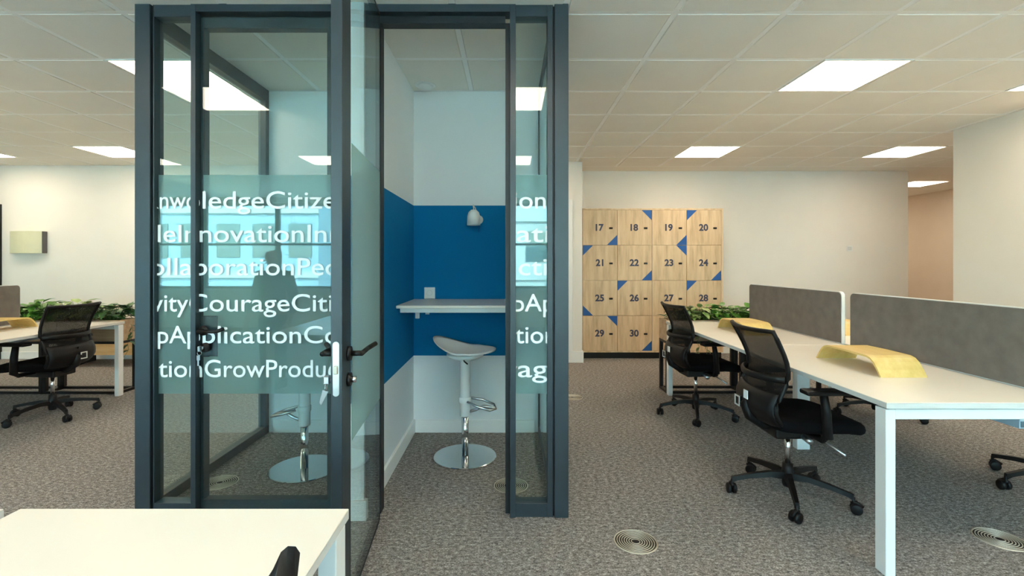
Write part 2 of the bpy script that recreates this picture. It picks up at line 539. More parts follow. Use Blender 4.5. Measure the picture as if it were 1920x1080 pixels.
def ceiling_light(x, y, label, group):
    t = thing('ceiling_light', label, 'ceiling light', (x + 0.3, y + 0.3, CEIL - 0.002), 0, group)
    f = MB()
    for a in ((-0.295, 0.295, -0.295, -0.283), (-0.295, 0.295, 0.283, 0.295), (-0.295, -0.283, -0.283, 0.283), (0.283, 0.295, -0.283, 0.283)):
        f.box(a[0], a[1], a[2], a[3], -0.002, 0.028)
    f.build('frame', M['whitemetal'], t)
    MB().box(-0.282, 0.282, -0.282, 0.282, 0.0, 0.02).build('diffuser', M['lamp'], t)
    return t
for (x, y) in cells_light.values():
    ceiling_light(x, y, lab.get((x, y), 'lit square ceiling panel over the office behind the picture, mirrored in the booth glass'), 'square ceiling panels')
ceiling_light(6.70, 8.03, 'lit square ceiling panel in the corridor beyond the lockers', 'square ceiling panels')
c2 = ceiling_light(6.70, 10.4, 'lit square ceiling panel deep inside the corridor, hidden by the wall', 'square ceiling panels')

# window wall behind the camera
struct('wall_front', MB().box(XL - 0.2, 4.7, YW - 0.25, YW, 0, 0.80).box(XL - 0.2, 4.7, YW - 0.25, YW, 2.58, 2.8).box(XL - 0.2, -7.9, YW - 0.25, YW, 0.8, 2.58).box(4.3, 4.7, YW - 0.25, YW, 0.8, 2.58), M['wall'])
nwin = 8
wx = [-7.9 + k * (12.2 / nwin) for k in range(nwin + 1)]
for k in range(nwin):
    a, b = wx[k], wx[k + 1]
    w = bpy.data.objects.new('window_%d' % (k + 1), None); C.objects.link(w); w['kind'] = 'structure'
    f = MB()
    y0, y1 = YW - 0.16, YW - 0.09
    f.box(a, a + 0.045, y0, y1, 0.80, 2.58).box(b - 0.045, b, y0, y1, 0.80, 2.58)
    f.box(a, b, y0, y1, 0.80, 0.85).box(a, b, y0, y1, 2.53, 2.58).box(a, b, y0, y1, 1.70, 1.745)
    f.build('window_frame', M['frame'], w)
    MB().box(a + 0.045, b - 0.045, YW - 0.128, YW - 0.122, 0.85, 2.53).build('pane', M['winglass'], w)
struct('trim_window_sill', MB().box(-7.95, 4.35, YW - 0.09, YW + 0.06, 0.765, 0.80, 0.004), M['trim'])

# street and buildings outside the windows
struct('ground_street', MB().box(-60, 60, -60, YW - 0.3, -9.2, -9.0), M['asphalt'])
def building(x0, x1, y, h, m, label, cols, rows, zb=-9.0):
    o = bpy.data.objects.new('building', None); C.objects.link(o)
    tag(o, label, 'building')
    MB().box(x0, x1, y - 6, y, zb, h).build('wall', m, o)
    me = None
    dx = (x1 - x0) / cols; dz = (h - zb - 0.8) / rows
    for r_ in range(rows):
        for c_ in range(cols):
            if me is None:
                f = MB().box(-dx * 0.32, dx * 0.32, 0, 0.06, 0, dz * 0.52).build('window', M['facadeglass'], o); me = f.data
            else:
                f = bpy.data.objects.new('window', me); C.objects.link(f); f.parent = o
            f.location = (x0 + dx * (c_ + 0.5), y, zb + dz * (r_ + 0.32))
    s_ = MB()
    for r_ in range(rows + 1):
        s_.box(x0 - 0.05, x1 + 0.05, y, y + 0.14, zb + dz * r_, zb + dz * r_ + 0.28)
    s_.build('floor_band', M['facade'], o)
    return o
building(-22, -9.5, -19, 4.6, M['facade2'], 'blue panelled building with white floor bands across the street', 7, 4)
building(-9.3, 2.5, -21, 7.5, M['facade'], 'white rendered building with rows of wide windows across the street', 6, 5)
building(2.7, 18, -18, 5.2, M['facade'], 'long white building with narrow windows across the street', 9, 4)

# ------------------------------------------------------------------ phone booths: walls
mid = struct('wall_booth_middle', MB().box(-0.86, -0.755, 2.52, 3.83, 0, CEIL), M['banded'])
struct('wall_booth_back', MB().box(-1.93, 0.28, 3.83, 3.93, 0, CEIL), M['banded'])
struct('baseboard_booth_middle', MB().box(-0.876, -0.739, 2.505, 3.82, 0.001, 0.105, 0.003), M['trim'])
struct('baseboard_booth_back', MB().box(-0.739, 0.20, 3.814, 3.829, 0, 0.10, 0.003).box(-1.86, -0.876, 3.814, 3.829, 0, 0.10, 0.003), M['trim'])

# ------------------------------------------------------------------ phone booths: framed glass
gp = thing('glass_partition', 'blue-grey metal framed glass front and sides of the two phone booths', 'glass partition', (0, 2.54, 0))
def P(o):       # the frame parts are drawn in room coordinates, relative to the root
    o.matrix_parent_inverse = Matrix.Translation((0, -2.54, 0)); return o
def gpart(name, mb, m):
    return P(mb.build(name, m, gp))
TOP = CEIL + 0.003
FB = 2.62
gpart('post', MB().box(-1.962, -1.881, 2.54, FB, 0, TOP, 0.002), M['frame'])
gpart('post', MB().box(0.237, 0.31, 2.54, FB, 0, TOP, 0.002), M['frame'])
gpart('gasket', MB().box(-1.881, -1.872, 2.56, FB, 0, TOP).box(0.229, 0.237, 2.565, FB, 0, TOP), M['framedark'])
gpart('jamb', MB().box(-1.872, -1.865, 2.548, FB, 0, TOP, 0.0015), M['frame'])
gpart('jamb', MB().box(-1.669, -1.643, 2.54, FB, 0, TOP, 0.0015), M['frame'])
gpart('jamb', MB().box(-0.91, -0.861, 2.54, FB, 0, TOP, 0.0015), M['frame'])
gpart('jamb', MB().box(-0.754, -0.70, 2.54, FB, 0, TOP, 0.0015), M['frame'])
gpart('jamb', MB().box(0.003, 0.0335, 2.54, FB + 0.0, 0, TOP, 0.0015), M['frame'])
gpart('jamb', MB().box(0.20, 0.229, 2.548, FB, 0, TOP, 0.0015), M['frame'])
gpart('door_stop', MB().box(-0.021, 0.003, 2.585, FB + 0.03, 0, 2.612).box(-0.70, -0.021, 2.585, FB + 0.03, 2.612, 2.65).box(-0.70, -0.684, 2.585, FB + 0.03, 0, 2.612), M['framedark'])
gpart('header', MB().box(-1.865, -1.669, 2.548, FB, 2.628, TOP, 0.0015), M['frame'])
gpart('header', MB().box(-1.643, -0.91, 2.54, FB, 2.652, TOP, 0.0015), M['frame'])
gpart('header', MB().box(-0.70, 0.003, 2.54, FB, 2.650, TOP, 0.0015), M['frame'])
gpart('header', MB().box(0.0335, 0.20, 2.548, FB, 2.628, TOP, 0.0015), M['frame'])
gpart('rail', MB().box(-1.865, -1.669, 2.548, FB, 0, 0.073, 0.0015), M['frame'])
gpart('rail', MB().box(0.0335, 0.20, 2.548, FB, 0, 0.073, 0.0015), M['frame'])
# side walls of glass
for (xa, xb, xg) in ((-1.955, -1.895, -1.922), (0.226, 0.246, 0.236)):
    gpart('side_header', MB().box(xa, xb, FB, 3.828, 2.60, TOP, 0.002), M['frame'])
    gpart('side_rail', MB().box(xa, xb, FB, 3.828, 0, 0.06, 0.002), M['frame'])
    gpart('rear_post', MB().box(xa, xb, 3.78, 3.828, 0.06, 2.60, 0.002), M['frame'])
    gpart('side_pane', MB().box(xg - 0.004, xg + 0.004, FB, 3.78, 0.06, 2.60), M['sideglass'])
    gpart('side_film', MB().box(xg + (0.006 if xg < 0 else -0.007), xg + (0.007 if xg < 0 else -0.006), FB, 3.78, 0.64, 1.803), M['film'])

GY = 2.575
MPX = GY / 910.0
ROWS = [1.623, 1.4456, 1.270, 1.0787, 0.910, 0.7307]
CAP_M = 0.0905
def lettering(rows, x0, x1, yfront, parent, inv, sx=1.0):
    """rows: (height, string, index of a letter, X of its left edge, and the same for a second letter that sets the spread)"""
    bm = bmesh.new()
    sc = CAP_M / CAPH
    for (z, s, idx, xa, *two) in rows:
        me = text_mesh(s, 1.0, 0.0006 / sc, 0.006)
        lb = me_bounds(text_mesh(s[idx], 1.0))[0]
        ox = advance(s[:idx]) + lb
        if two:
            sx = (two[1] - xa) / (advance(s[:two[0]]) + me_bounds(text_mesh(s[two[0]], 1.0))[0] - ox) / sc
        t = bmesh.new(); t.from_mesh(me)
        for v in t.verts:
            x, y, zz = v.co
            v.co = (xa + (x - ox) * sc * sx, yfront - zz * sc - 0.0008, z + y * sc)
        for xc, cl in ((x0, 'inner'), (x1, 'outer')):
            bmesh.ops.bisect_plane(t, geom=t.verts[:] + t.edges[:] + t.faces[:], plane_co=(xc, 0, 0), plane_no=(1, 0, 0), clear_inner=(cl == 'inner'), clear_outer=(cl == 'outer'))
        t.verts.index_update()
        vs = [bm.verts.new(v.co) for v in t.verts]
        for f in t.faces:
            try: bm.faces.new([vs[v.index] for v in f.verts])
            except ValueError: pass
        t.free(); bpy.data.meshes.remove(me)
    me = bpy.data.meshes.new('lettering'); bm.to_mesh(me); bm.free()
    me.materials.append(M['letter'])
    o = bpy.data.objects.new('lettering', me); C.objects.link(o); o.parent = parent
    o.matrix_parent_inverse = inv
    return o
def px(x): return (x - 955) * MPX
def glazed(name, x0, x1, z0, z1, parent, inv, rows, sx=1.0, fx0=None):
    p = MB().box(x0, x1, GY - 0.004, GY + 0.004, z0, z1).build(name, M['glass'], parent); p.matrix_parent_inverse = inv
    f = MB()
    ya, yb = GY + 0.0055, GY + 0.0063
    if fx0 is None:
        f.box(x0 + 0.001, x1 - 0.001, ya, yb, 0.64, 1.803)
    else:                                   # cut out around the lock case
        P8 = [(fx0, 0.64), (x1 - 0.001, 0.64), (x1 - 0.001, 1.803), (fx0, 1.803), (fx0, 1.054), (-1.551, 1.054), (-1.551, 0.836), (fx0, 0.836)]
        f.prism(P8, 'y', ya, yb)
    f.build('frosted_film', M['film'], p)
    lettering(rows, x0 + 0.001, x1 - 0.001, GY - 0.004, p, Matrix.Identity(4), sx)
    return p
inv_gp = Matrix.Translation((0, -2.54, 0))
SX = 1.0
glazed('glass_pane', -1.868, -1.668, 0.073, 2.628, gp, inv_gp,
       [(ROWS[0], 'Knwole', 2, px(319.5), 3, px(351)), (ROWS[1], 'leInno', 0, px(297.5), 2, px(336)), (ROWS[2], 'Collab', 2, px(315.4), 4, px(339)),
        (ROWS[3], 'ivityC', 2, px(309.5), 4, px(333)), (ROWS[4], 'pApp', 1, px(318.5), 2, px(353)), (ROWS[5], 'tion', 0, px(298.8), 2, px(328))])
glazed('glass_pane', 0.033, 0.203, 0.073, 2.628, gp, inv_gp,
       [(ROWS[0], 'tionG', 2, px(973.7), 3, px(1003.5)), (ROWS[1], 'vati', 1, px(969), 2, px(996)), (ROWS[2], 'ucti', 1, px(972.6), 2, px(996)),
        (ROWS[3], 'pApp', 1, px(984), 2, px(1018.5)), (ROWS[4], 'tion', 0, px(966.5), 2, px(995)), (ROWS[5], 'rage', 1, px(971.5), 2, px(998))])

# closed door of the left booth
d1 = bpy.data.objects.new('door_1', None); C.objects.link(d1); d1['kind'] = 'structure'
d1['label'] = 'closed glass door of the left phone booth with white lettering'
d1.location = (-0.9, 2.575, 0)
inv_d1 = Matrix.Translation((0.9, -2.575, 0))
def dpart(name, mb, m):
    o = mb.build(name, m, d1); o.matrix_parent_inverse = inv_d1; return o
glazed('glass_pane', -1.668 + 0.005, -0.913, 0.012, 2.640, d1, inv_d1,
       [(ROWS[0], 'oledgeCitizen', 1, px(381.5), 6, px(500.3)), (ROWS[1], 'nnovationInno', 2, px(402.8), 5, px(481.7)), (ROWS[2], 'aborationPeo', 2, px(393.2), 9, px(558.8)),
        (ROWS[3], 'CourageCitizen', 1, px(394.3), 7, px(548)), (ROWS[4], 'pplicationCou', 4, px(432.9), 10, px(571.3)), (ROWS[5], 'nGrowProduc', 1, px(385.2), 5, px(500.3))], SX, -1.626)
dpart('stile', MB().box(-1.642, -1.628, 2.584, 2.635, 0.012, 2.640), M['frame'])
dpart('stile', MB().box(-0.97, -0.913, 2.584, 2.635, 0.012, 2.640), M['frame'])
dpart('rail', MB().box(-1.628, -0.97, 2.584, 2.635, 2.585, 2.640), M['frame'])
dpart('rail', MB().box(-1.628, -0.97, 2.584, 2.635, 0.012, 0.075), M['frame'])
dpart('lock_case', MB().box(-1.640, -1.553, 2.583, 2.645, 0.838, 1.052, 0.003), M['frame'])
hl = dpart('lever', MB().cyl((-1.615, 2.571, 0.978), (-1.615, 2.556, 0.978), 0.026, n=24).cyl((-1.615, 2.556, 0.978), (-1.615, 2.52, 0.978), 0.010).tube([(-1.622, 2.52, 0.978), (-1.53, 2.52, 0.978), (-1.515, 2.522, 0.981), (-1.490, 2.535, 0.992)], 0.0095), M['blackmetal'])
kc = dpart('cylinder', MB().cyl((-1.606, 2.571, 0.888), (-1.606, 2.556, 0.888), 0.025, n=24), M['blackmetal'])
def key_ring(parent, inv, x, y, z):
    a = MB().cyl((x, y + 0.012, z), (x, y - 0.012, z), 0.008).box(x - 0.007, x + 0.007, y - 0.030, y - 0.010, z - 0.014, z + 0.014, 0.003)
    a.tube([(x + 0.011 * math.cos(t), y - 0.022, z - 0.022 + 0.011 * math.sin(t)) for t in [k * PI / 6 for k in range(12)]], 0.0012, 6, True)
    o = a.build('key', M['steel'], parent); o.matrix_parent_inverse = inv
    b = MB().box(x - 0.014, x + 0.004, y - 0.024, y - 0.021, z - 0.060, z - 0.034, 0.001).box(x - 0.010, x - 0.002, y - 0.024, y - 0.021, z - 0.088, z - 0.058)
    o2 = b.build('key', M['steel'], parent); o2.matrix_parent_inverse = inv
key_ring(d1, inv_d1, -1.612, 2.546, 0.888)

# open door of the right booth
ANG = math.atan2(-0.75, 0.063)
d2 = bpy.data.objects.new('door_2', None); C.objects.link(d2); d2['kind'] = 'structure'
d2['label'] = 'open glass door of the right phone booth standing out towards the white desk'
d2.location = (-0.665, 2.50, 0); d2.rotation_euler = (0, 0, ANG)
DW = 0.755
MB().box(0.64, DW, -0.040, 0.0, 0.012, 2.62, 0.0015).build('stile', M['frame'], d2)
MB().box(0.612, 0.64, -0.036, -0.004, 0.012, 2.62).build('gasket', M['framedark'], d2)
MB().box(0, 0.006, -0.036, -0.001, 0.012, 2.62).build('hinge_edge', M['framedark'], d2)
MB().box(0.006, 0.612, -0.036, -0.001, 0.012, 0.022).build('bottom_edge', M['framedark'], d2)
MB().box(0.006, 0.612, -0.036, -0.001, 2.608, 2.62).build('top_edge', M['framedark'], d2)
pn = MB().box(0.006, 0.612, -0.012, -0.002, 0.022, 2.608).build('glass_pane', M['glass'], d2)
MB().box(0.008, 0.611, -0.0015, -0.0008, 0.64, 1.803).build('frosted_film', M['film'], pn)
MB().prism([(-0.022 + 0.0115 * math.cos(a), (1.040 if math.sin(a) >= 0 else 0.866) + 0.0115 * math.sin(a)) for a in [PI * (k + 0.0) / 8 for k in range(9)] + [PI + PI * k / 8 for k in range(9)]], 'x', DW - 0.004, DW + 0.0015).build('strike_plate', M['steel'], d2)
MB().box(DW + 0.001, DW + 0.009, -0.029, -0.015, 0.935, 0.965, 0.002).build('latch', M['ventmetal'], d2)
for s_ in (1, -1):
    yf = 0.0 if s_ > 0 else -0.040
    a = MB().cyl((0.672, yf, 0.994), (0.672, yf + 0.012 * s_, 0.994), 0.027, n=24)
    a.cyl((0.672, yf + 0.012 * s_, 0.994), (0.672, yf + 0.052 * s_, 0.994), 0.010)
    a.tube([(0.680, yf + 0.052 * s_, 0.994), (0.585, yf + 0.052 * s_, 0.994), (0.570, yf + 0.055 * s_, 0.996), (0.535, yf + 0.078 * s_, 1.008)], 0.0095)
    a.build('lever', M['blackmetal'], d2)
    b = MB().cyl((0.672, yf, 0.896), (0.672, yf + 0.012 * s_, 0.896), 0.026, n=24)
    b.build('cylinder', M['blackmetal'], d2)
MB().cyl((0.672, 0.012, 0.896), (0.672, 0.030, 0.896), 0.012).build('thumb_turn', M['chrome'], d2)
kk = MB().cyl((0.672, -0.052, 0.896), (0.672, -0.066, 0.896), 0.008).box(0.658, 0.686, -0.088, -0.064, 0.880, 0.912, 0.004)
kk.build('key', M['steel'], d2)
MB().tube([(0.672 + 0.013 * math.cos(t), -0.080, 0.868 + 0.013 * math.sin(t)) for t in [k * PI / 6 for k in range(12)]], 0.0016, 6, True).build('key_ring', M['steel'], d2)
MB().prism([(-0.098, 0.80), (-0.072, 0.852), (-0.092, 0.858), (-0.104, 0.812)], 'x', 0.670, 0.673).build('key', M['steel'], d2)

# ------------------------------------------------------------------ booth contents
shelf = thing('booth_counter', 'white bar-height counter fixed to the blue booth wall', 'counter', (-0.27, 3.53, 1.0))
inv = Matrix.Translation((0.27, -3.53, -1.0))
def shp(name, mb, m, par=shelf, iv=inv):
    o = mb.build(name, m, par); o.matrix_parent_inverse = iv; return o
shp('worktop', MB().box(-0.754, 0.218, 3.226, 3.829, 1.031, 1.051, 0.004, 2), M['laminate'])
shp('apron', MB().box(-0.735, 0.212, 3.262, 3.80, 1.000, 1.031, 0.002), M['whitemetal'])
for bx in (-0.66, 0.10):
    shp('bracket', MB().box(bx, bx + 0.03, 3.40, 3.828, 0.985, 1.0).box(bx, bx + 0.03, 3.40, 3.412, 0.945, 0.986, 0.003).box(bx, bx + 0.03, 3.816, 3.828, 0.93, 0.986), M['whitemetal'])

def stool(loc, rz, label):
    t = thing('bar_stool', label, 'bar stool', loc, rz, 'white swivel stools in the phone booths')
    MB().lathe([(0.0, 0.0), (0.213, 0.0), (0.216, 0.003), (0.216, 0.009), (0.213, 0.012), (0.0, 0.012)], n=72, smooth=False).build('base', M['chrome'], t)
    MB().cyl((0, 0, 0.012), (0, 0, 0.32), 0.024, n=28).build('lower_column', M['chrome'], t)
    MB().lathe([(0.0, 0.285), (0.034, 0.285), (0.036, 0.289), (0.036, 0.66), (0.044, 0.675), (0.10, 0.683), (0.125, 0.700), (0.128, 0.712), (0.0, 0.708)], n=32).build('upper_column', M['whiteplastic'], t)
    def fs(u, v):
        a = 2 * PI * u; r = 0.02 + 0.98 * v
        c = math.cos(a); s = math.sin(a)
        back = max(0.0, -c); front = max(0.0, c)
        rim = 0.034 + 0.080 * back ** 1.5 + 0.014 * front ** 2
        if r > 0.9 and front > 0.3: rim -= 0.012 * (r - 0.9) / 0.1 * front
        rad = 0.205 + 0.008 * abs(c)
        p = Vector((rad * r * c * (1.0 + 0.04 * back), 0.2 * r * s, 0.712 + rim * r ** 2.1))
        return p, Vector((-0.3 * c * r, -0.3 * s * r, -1)).normalized()
    MB().sheet(fs, 48, 12, 0.012).build('seat', M['whiteplastic'], t)
    MB().tube([(0.0, -0.05, 0.688), (0.03, -0.13, 0.684), (0.06, -0.165, 0.676)], 0.005).build('height_lever', M['blackmetal'], t)
    fr = MB().tube([(0.03, 0.05, 0.395), (0.10, 0.085, 0.378), (0.19, 0.070, 0.352), (0.215, 0.0, 0.344), (0.19, -0.07, 0.352), (0.10, -0.085, 0.378), (0.03, -0.05, 0.395)], 0.0085, 10)
    fr.tube([(0.03, 0, 0.315), (0.075, 0, 0.33), (0.13, 0, 0.358), (0.21, 0, 0.346)], 0.010, 10)
    fr.build('footrest', M['steel'], t)
    MB().lathe([(0.037, 0.375), (0.041, 0.38), (0.041, 0.41), (0.037, 0.415)], n=28).build('collar', M['whiteplastic'], t)
    return t
st = stool((-0.304, 3.337, 0.0), R(-10), 'white swivel bar stool under the counter in the open booth')
dup(st, (-1.325, 3.14, 0.0), R(170), 'white swivel bar stool seen through the closed glass door', 'white swivel stools in the phone booths')

wl = thing('wall_lamp', 'white bell-shaped wall lamp on the blue band above the counter', 'wall lamp', (-0.275, 3.83, 1.66))
MB().cyl((0.035, 0, 0.015), (0.035, -0.024, 0.015), 0.034, n=28).build('mount', M['whiteplastic'], wl)
MB().lathe([(0.0, 0.088), (0.020, 0.085), (0.040, 0.066), (0.050, 0.035), (0.053, -0.035), (0.048, -0.036), (0.046, 0.03), (0.034, 0.06), (0.0, 0.076)], (0, -0.085, 0), 32).build('lamp_shade', M['whiteplastic'], wl)
MB().tube([(0.03, -0.02, 0.02), (0.01, -0.05, 0.10), (-0.004, -0.085, 0.122), (0.0, -0.085, 0.086)], 0.005).build('arm', M['whiteplastic'], wl)
MB().lathe([(0.0, 0.04), (0.014, 0.03), (0.024, 0.0), (0.020, -0.018), (0.0, -0.026)], (0, -0.085, 0), 20).build('bulb', M['whiteplastic'], wl)
MB().cyl((0.036, -0.022, -0.01), (0.036, -0.022, -0.085), 0.0028, n=8).build('pull_cord', M['bluetri'], wl)

so = thing('wall_socket', 'white square power socket on the blue wall above the counter', 'socket', (-0.628, 3.83, 1.098))
MB().box(-0.043, 0.043, -0.012, 0, -0.045, 0.045, 0.003).build('plate', M['whiteplastic'], so)
MB().lathe([(0.0, 0.0), (0.019, 0.0), (0.0195, -0.011), (0.022, -0.0115), (0.022, -0.003)], (0, -0.005, 0), 24, axis='y').build('recess', M['edge'], so)

sd = thing('smoke_detector', 'white round smoke detector on the booth ceiling', 'smoke detector', (-0.64, 3.70, CEIL))
MB().lathe([(0.0, -0.034), (0.03, -0.034), (0.036, -0.026), (0.052, -0.022), (0.058, -0.006), (0.058, 0.0), (0.0, 0.0)], n=28).build('housing', M['whiteplastic'], sd)
MB().lathe([(0.058, -0.008), (0.076, -0.005), (0.078, 0.0), (0.058, 0.0)], n=28).build('base_ring', M['whiteplastic'], sd)

# round floor vents
def vent(x, y, label):
    t = thing('floor_vent', label, 'floor vent', (x, y, 0.0), 0, 'round swirl vents in the carpet')
    MB().lathe([(0.0965, 0.0), (0.0965, 0.003), (0.098, 0.004), (0.101, 0.0035), (0.103, 0.0)], n=48).build('rim', M['ventmetal'], t)
    MB().lathe([(0.0, 0.0006), (0.096, 0.0006)], n=40).build('recess', M['ventgap'], t)
    rg = MB()
    for k in range(7):
        r0 = 0.018 + k * 0.0112
        rg.lathe([(r0, 0.0006), (r0, 0.0026), (r0 + 0.0042, 0.0026), (r0 + 0.0042, 0.0006)], n=40)
    rg.build('rings', M['ventmetal'], t)
    MB().lathe([(0.0, 0.0035), (0.011, 0.0035), (0.012, 0.0006)], n=20).build('hub', M['blackmetal'], t)
    return t
v0 = vent(0.605, 2.325, 'round metal floor vent in the open carpet at the front')
def vent2(x, y, l): return dup(v0, (x, y, 0), 0, l, 'round swirl vents in the carpet')
vent2(2.37, 2.345, 'round metal floor vent under the near right desk')
vent2(0.01, 2.91, 'round metal floor vent half hidden behind the doorway jamb')
vent2(-1.76, 2.95, 'round metal floor vent inside the closed booth')
vent2(0.625, 4.82, 'round metal floor vent beyond the right booth post')

# ------------------------------------------------------------------ lockers
lk = thing('locker_cabinet', 'oak locker cabinet with numbered doors and blue corner triangles', 'lockers', (1.985, 6.96, 0))
inv = Matrix.Translation((-1.985, -6.96, 0))
LX, LZ, LPX, LPZ = 1.020, 2.072, 0.4825, 0.4905
LB = LZ - 4 * LPZ
def lpart(name, mb, m, par=lk):
    o = mb.build(name, m, par)
    if par is lk: o.matrix_parent_inverse = inv
    return o
lpart('carcass', MB().box(0.995, 1.018, 6.752, 7.178, LB - 0.02, LZ + 0.022).box(LX + 4 * LPX, LX + 4 * LPX + 0.024, 6.752, 7.178, LB - 0.02, LZ + 0.022)
      .box(1.018, LX + 4 * LPX, 6.752, 7.178, LZ, LZ + 0.022).box(1.018, LX + 4 * LPX, 6.752, 7.178, LB - 0.02, LB)
      .box(1.018, LX + 4 * LPX, 6.785, 7.178, LB, LZ), M['oak'])
lpart('plinth', MB().box(1.0, 2.97, 6.80, 7.17, 0, LB - 0.02), M['blackmetal'])
TRI = {17: 'br', 18: 'tr', 19: 'br', 20: 'tl', 21: 'tl', 22: 'br', 23: 'tr', 24: 'br', 25: 'bl', 26: 'tl', 28: 'tl', 29: 'tr', 30: 'br'}
door_me = None
lock_me = None
for n in range(17, 33):
    i = (n - 17) % 4; j = (n - 17) // 4
    x0 = LX + i * LPX; z1 = LZ - j * LPZ
    cx, cz = x0 + LPX / 2, z1 - LPZ / 2
    if door_me is None:
        d = MB().box(-LPX / 2 + 0.0022, LPX / 2 - 0.0022, -0.010, 0.010, -LPZ / 2 + 0.0022, LPZ / 2 - 0.0022, 0.0012).build('locker_door', M['oak'], lk); door_me = d.data
    else:
        d = bpy.data.objects.new('locker_door', door_me); C.objects.link(d); d.parent = lk
    d.matrix_parent_inverse = inv
    d.location = (cx, 6.765, cz)
    if lock_me is None:
        l = MB().box(-0.027, 0.022, -0.019, -0.010, -0.012, 0.012, 0.003).build('lock', M['blackplastic'], d); lock_me = l.data
    else:
        l = bpy.data.objects.new('lock', lock_me); C.objects.link(l); l.parent = d
    l.location = (0.155, 0, -0.008)
    h = 0.140; a, b = LPX / 2 - 0.003, LPZ / 2 - 0.003
    if n in TRI:
        k = TRI[n]
        sx = 1 if k[1] == 'r' else -1; sz = 1 if k[0] == 't' else -1
        MB().prism([(sx * a, sz * b), (sx * (a - h), sz * b), (sx * a, sz * (b - h))], 'y', -0.0113, -0.0101).build('blue_corner', M['bluetri'], d)
    me = text_mesh(str(n), 1.0, 0.004, 0.036)
    sc = 0.086 / CAPH
    bb = me_bounds(me)
    for v in me.vertices:
        x, y, z = v.co
        v.co = ((x - (bb[0] + bb[1]) / 2) * sc, -0.0101 - (z + 0.004) * sc * 0.5, (y - CAPH / 2) * sc)
    me.materials.append(M['navy'])
    o = bpy.data.objects.new('number', me); C.objects.link(o); o.parent = d
    o.location = (-0.005, 0, 0.002)

# wall switch, curved wall box, bench
sw = thing('wall_switch', 'small white switch plate on the bare wall right of the lockers', 'switch', (5.03, 7.18, 1.548))
MB().box(-0.04, 0.04, -0.010, 0, -0.04, 0.04, 0.002).build('plate', M['whiteplastic'], sw)
MB().box(-0.026, 0.026, -0.015, -0.009, -0.026, 0.026, 0.002).build('rocker', M['edge'], sw)

wb = thing('wall_box', 'pale yellow curved box mounted on the left wall', 'wall box', (-6.665, 6.75, 1.62))
prof = [(-0.235 + 0.47 * k / 12, -0.05 - 0.055 * math.sin(PI * k / 12)) for k in range(13)]
MB().prism([(-0.235, -0.006)] + prof + [(0.235, -0.006)], 'z', -0.153, 0.153, 0.003).build('cover', M['cream'], wb)
MB().box(0.236, 0.243, -0.075, -0.004, -0.150, 0.150).box(-0.225, 0.236, -0.006, 0, -0.145, 0.145).build('end_slot', M['darkgrey'], wb)

bn = thing('low_bench', 'low orange wood bench against the left back wall behind the planters', 'bench', (-5.0, 6.45, 0))
MB().box(-0.75, 0.62, -0.24, 0.24, 0.31, 0.345, 0.004).build('seat', M['benchwood'], bn)
MB().box(-0.75, 0.42, -0.235, -0.215, 0.155, 0.31).build('front_panel', M['benchwood'], bn)
MB().box(0.42, 0.62, -0.235, 0.235, 0.346, 0.56, 0.004).build('side_box', M['benchwood'], bn)
for x in (-0.68, 0.55):
    MB().box(x - 0.02, x + 0.02, -0.2, 0.2, 0, 0.155).box(x - 0.02, x + 0.02, 0.19, 0.23, 0.155, 0.31).box(x - 0.02, x + 0.02, -0.21, -0.17, 0.155, 0.31).build('leg', M['blackmetal'], bn)

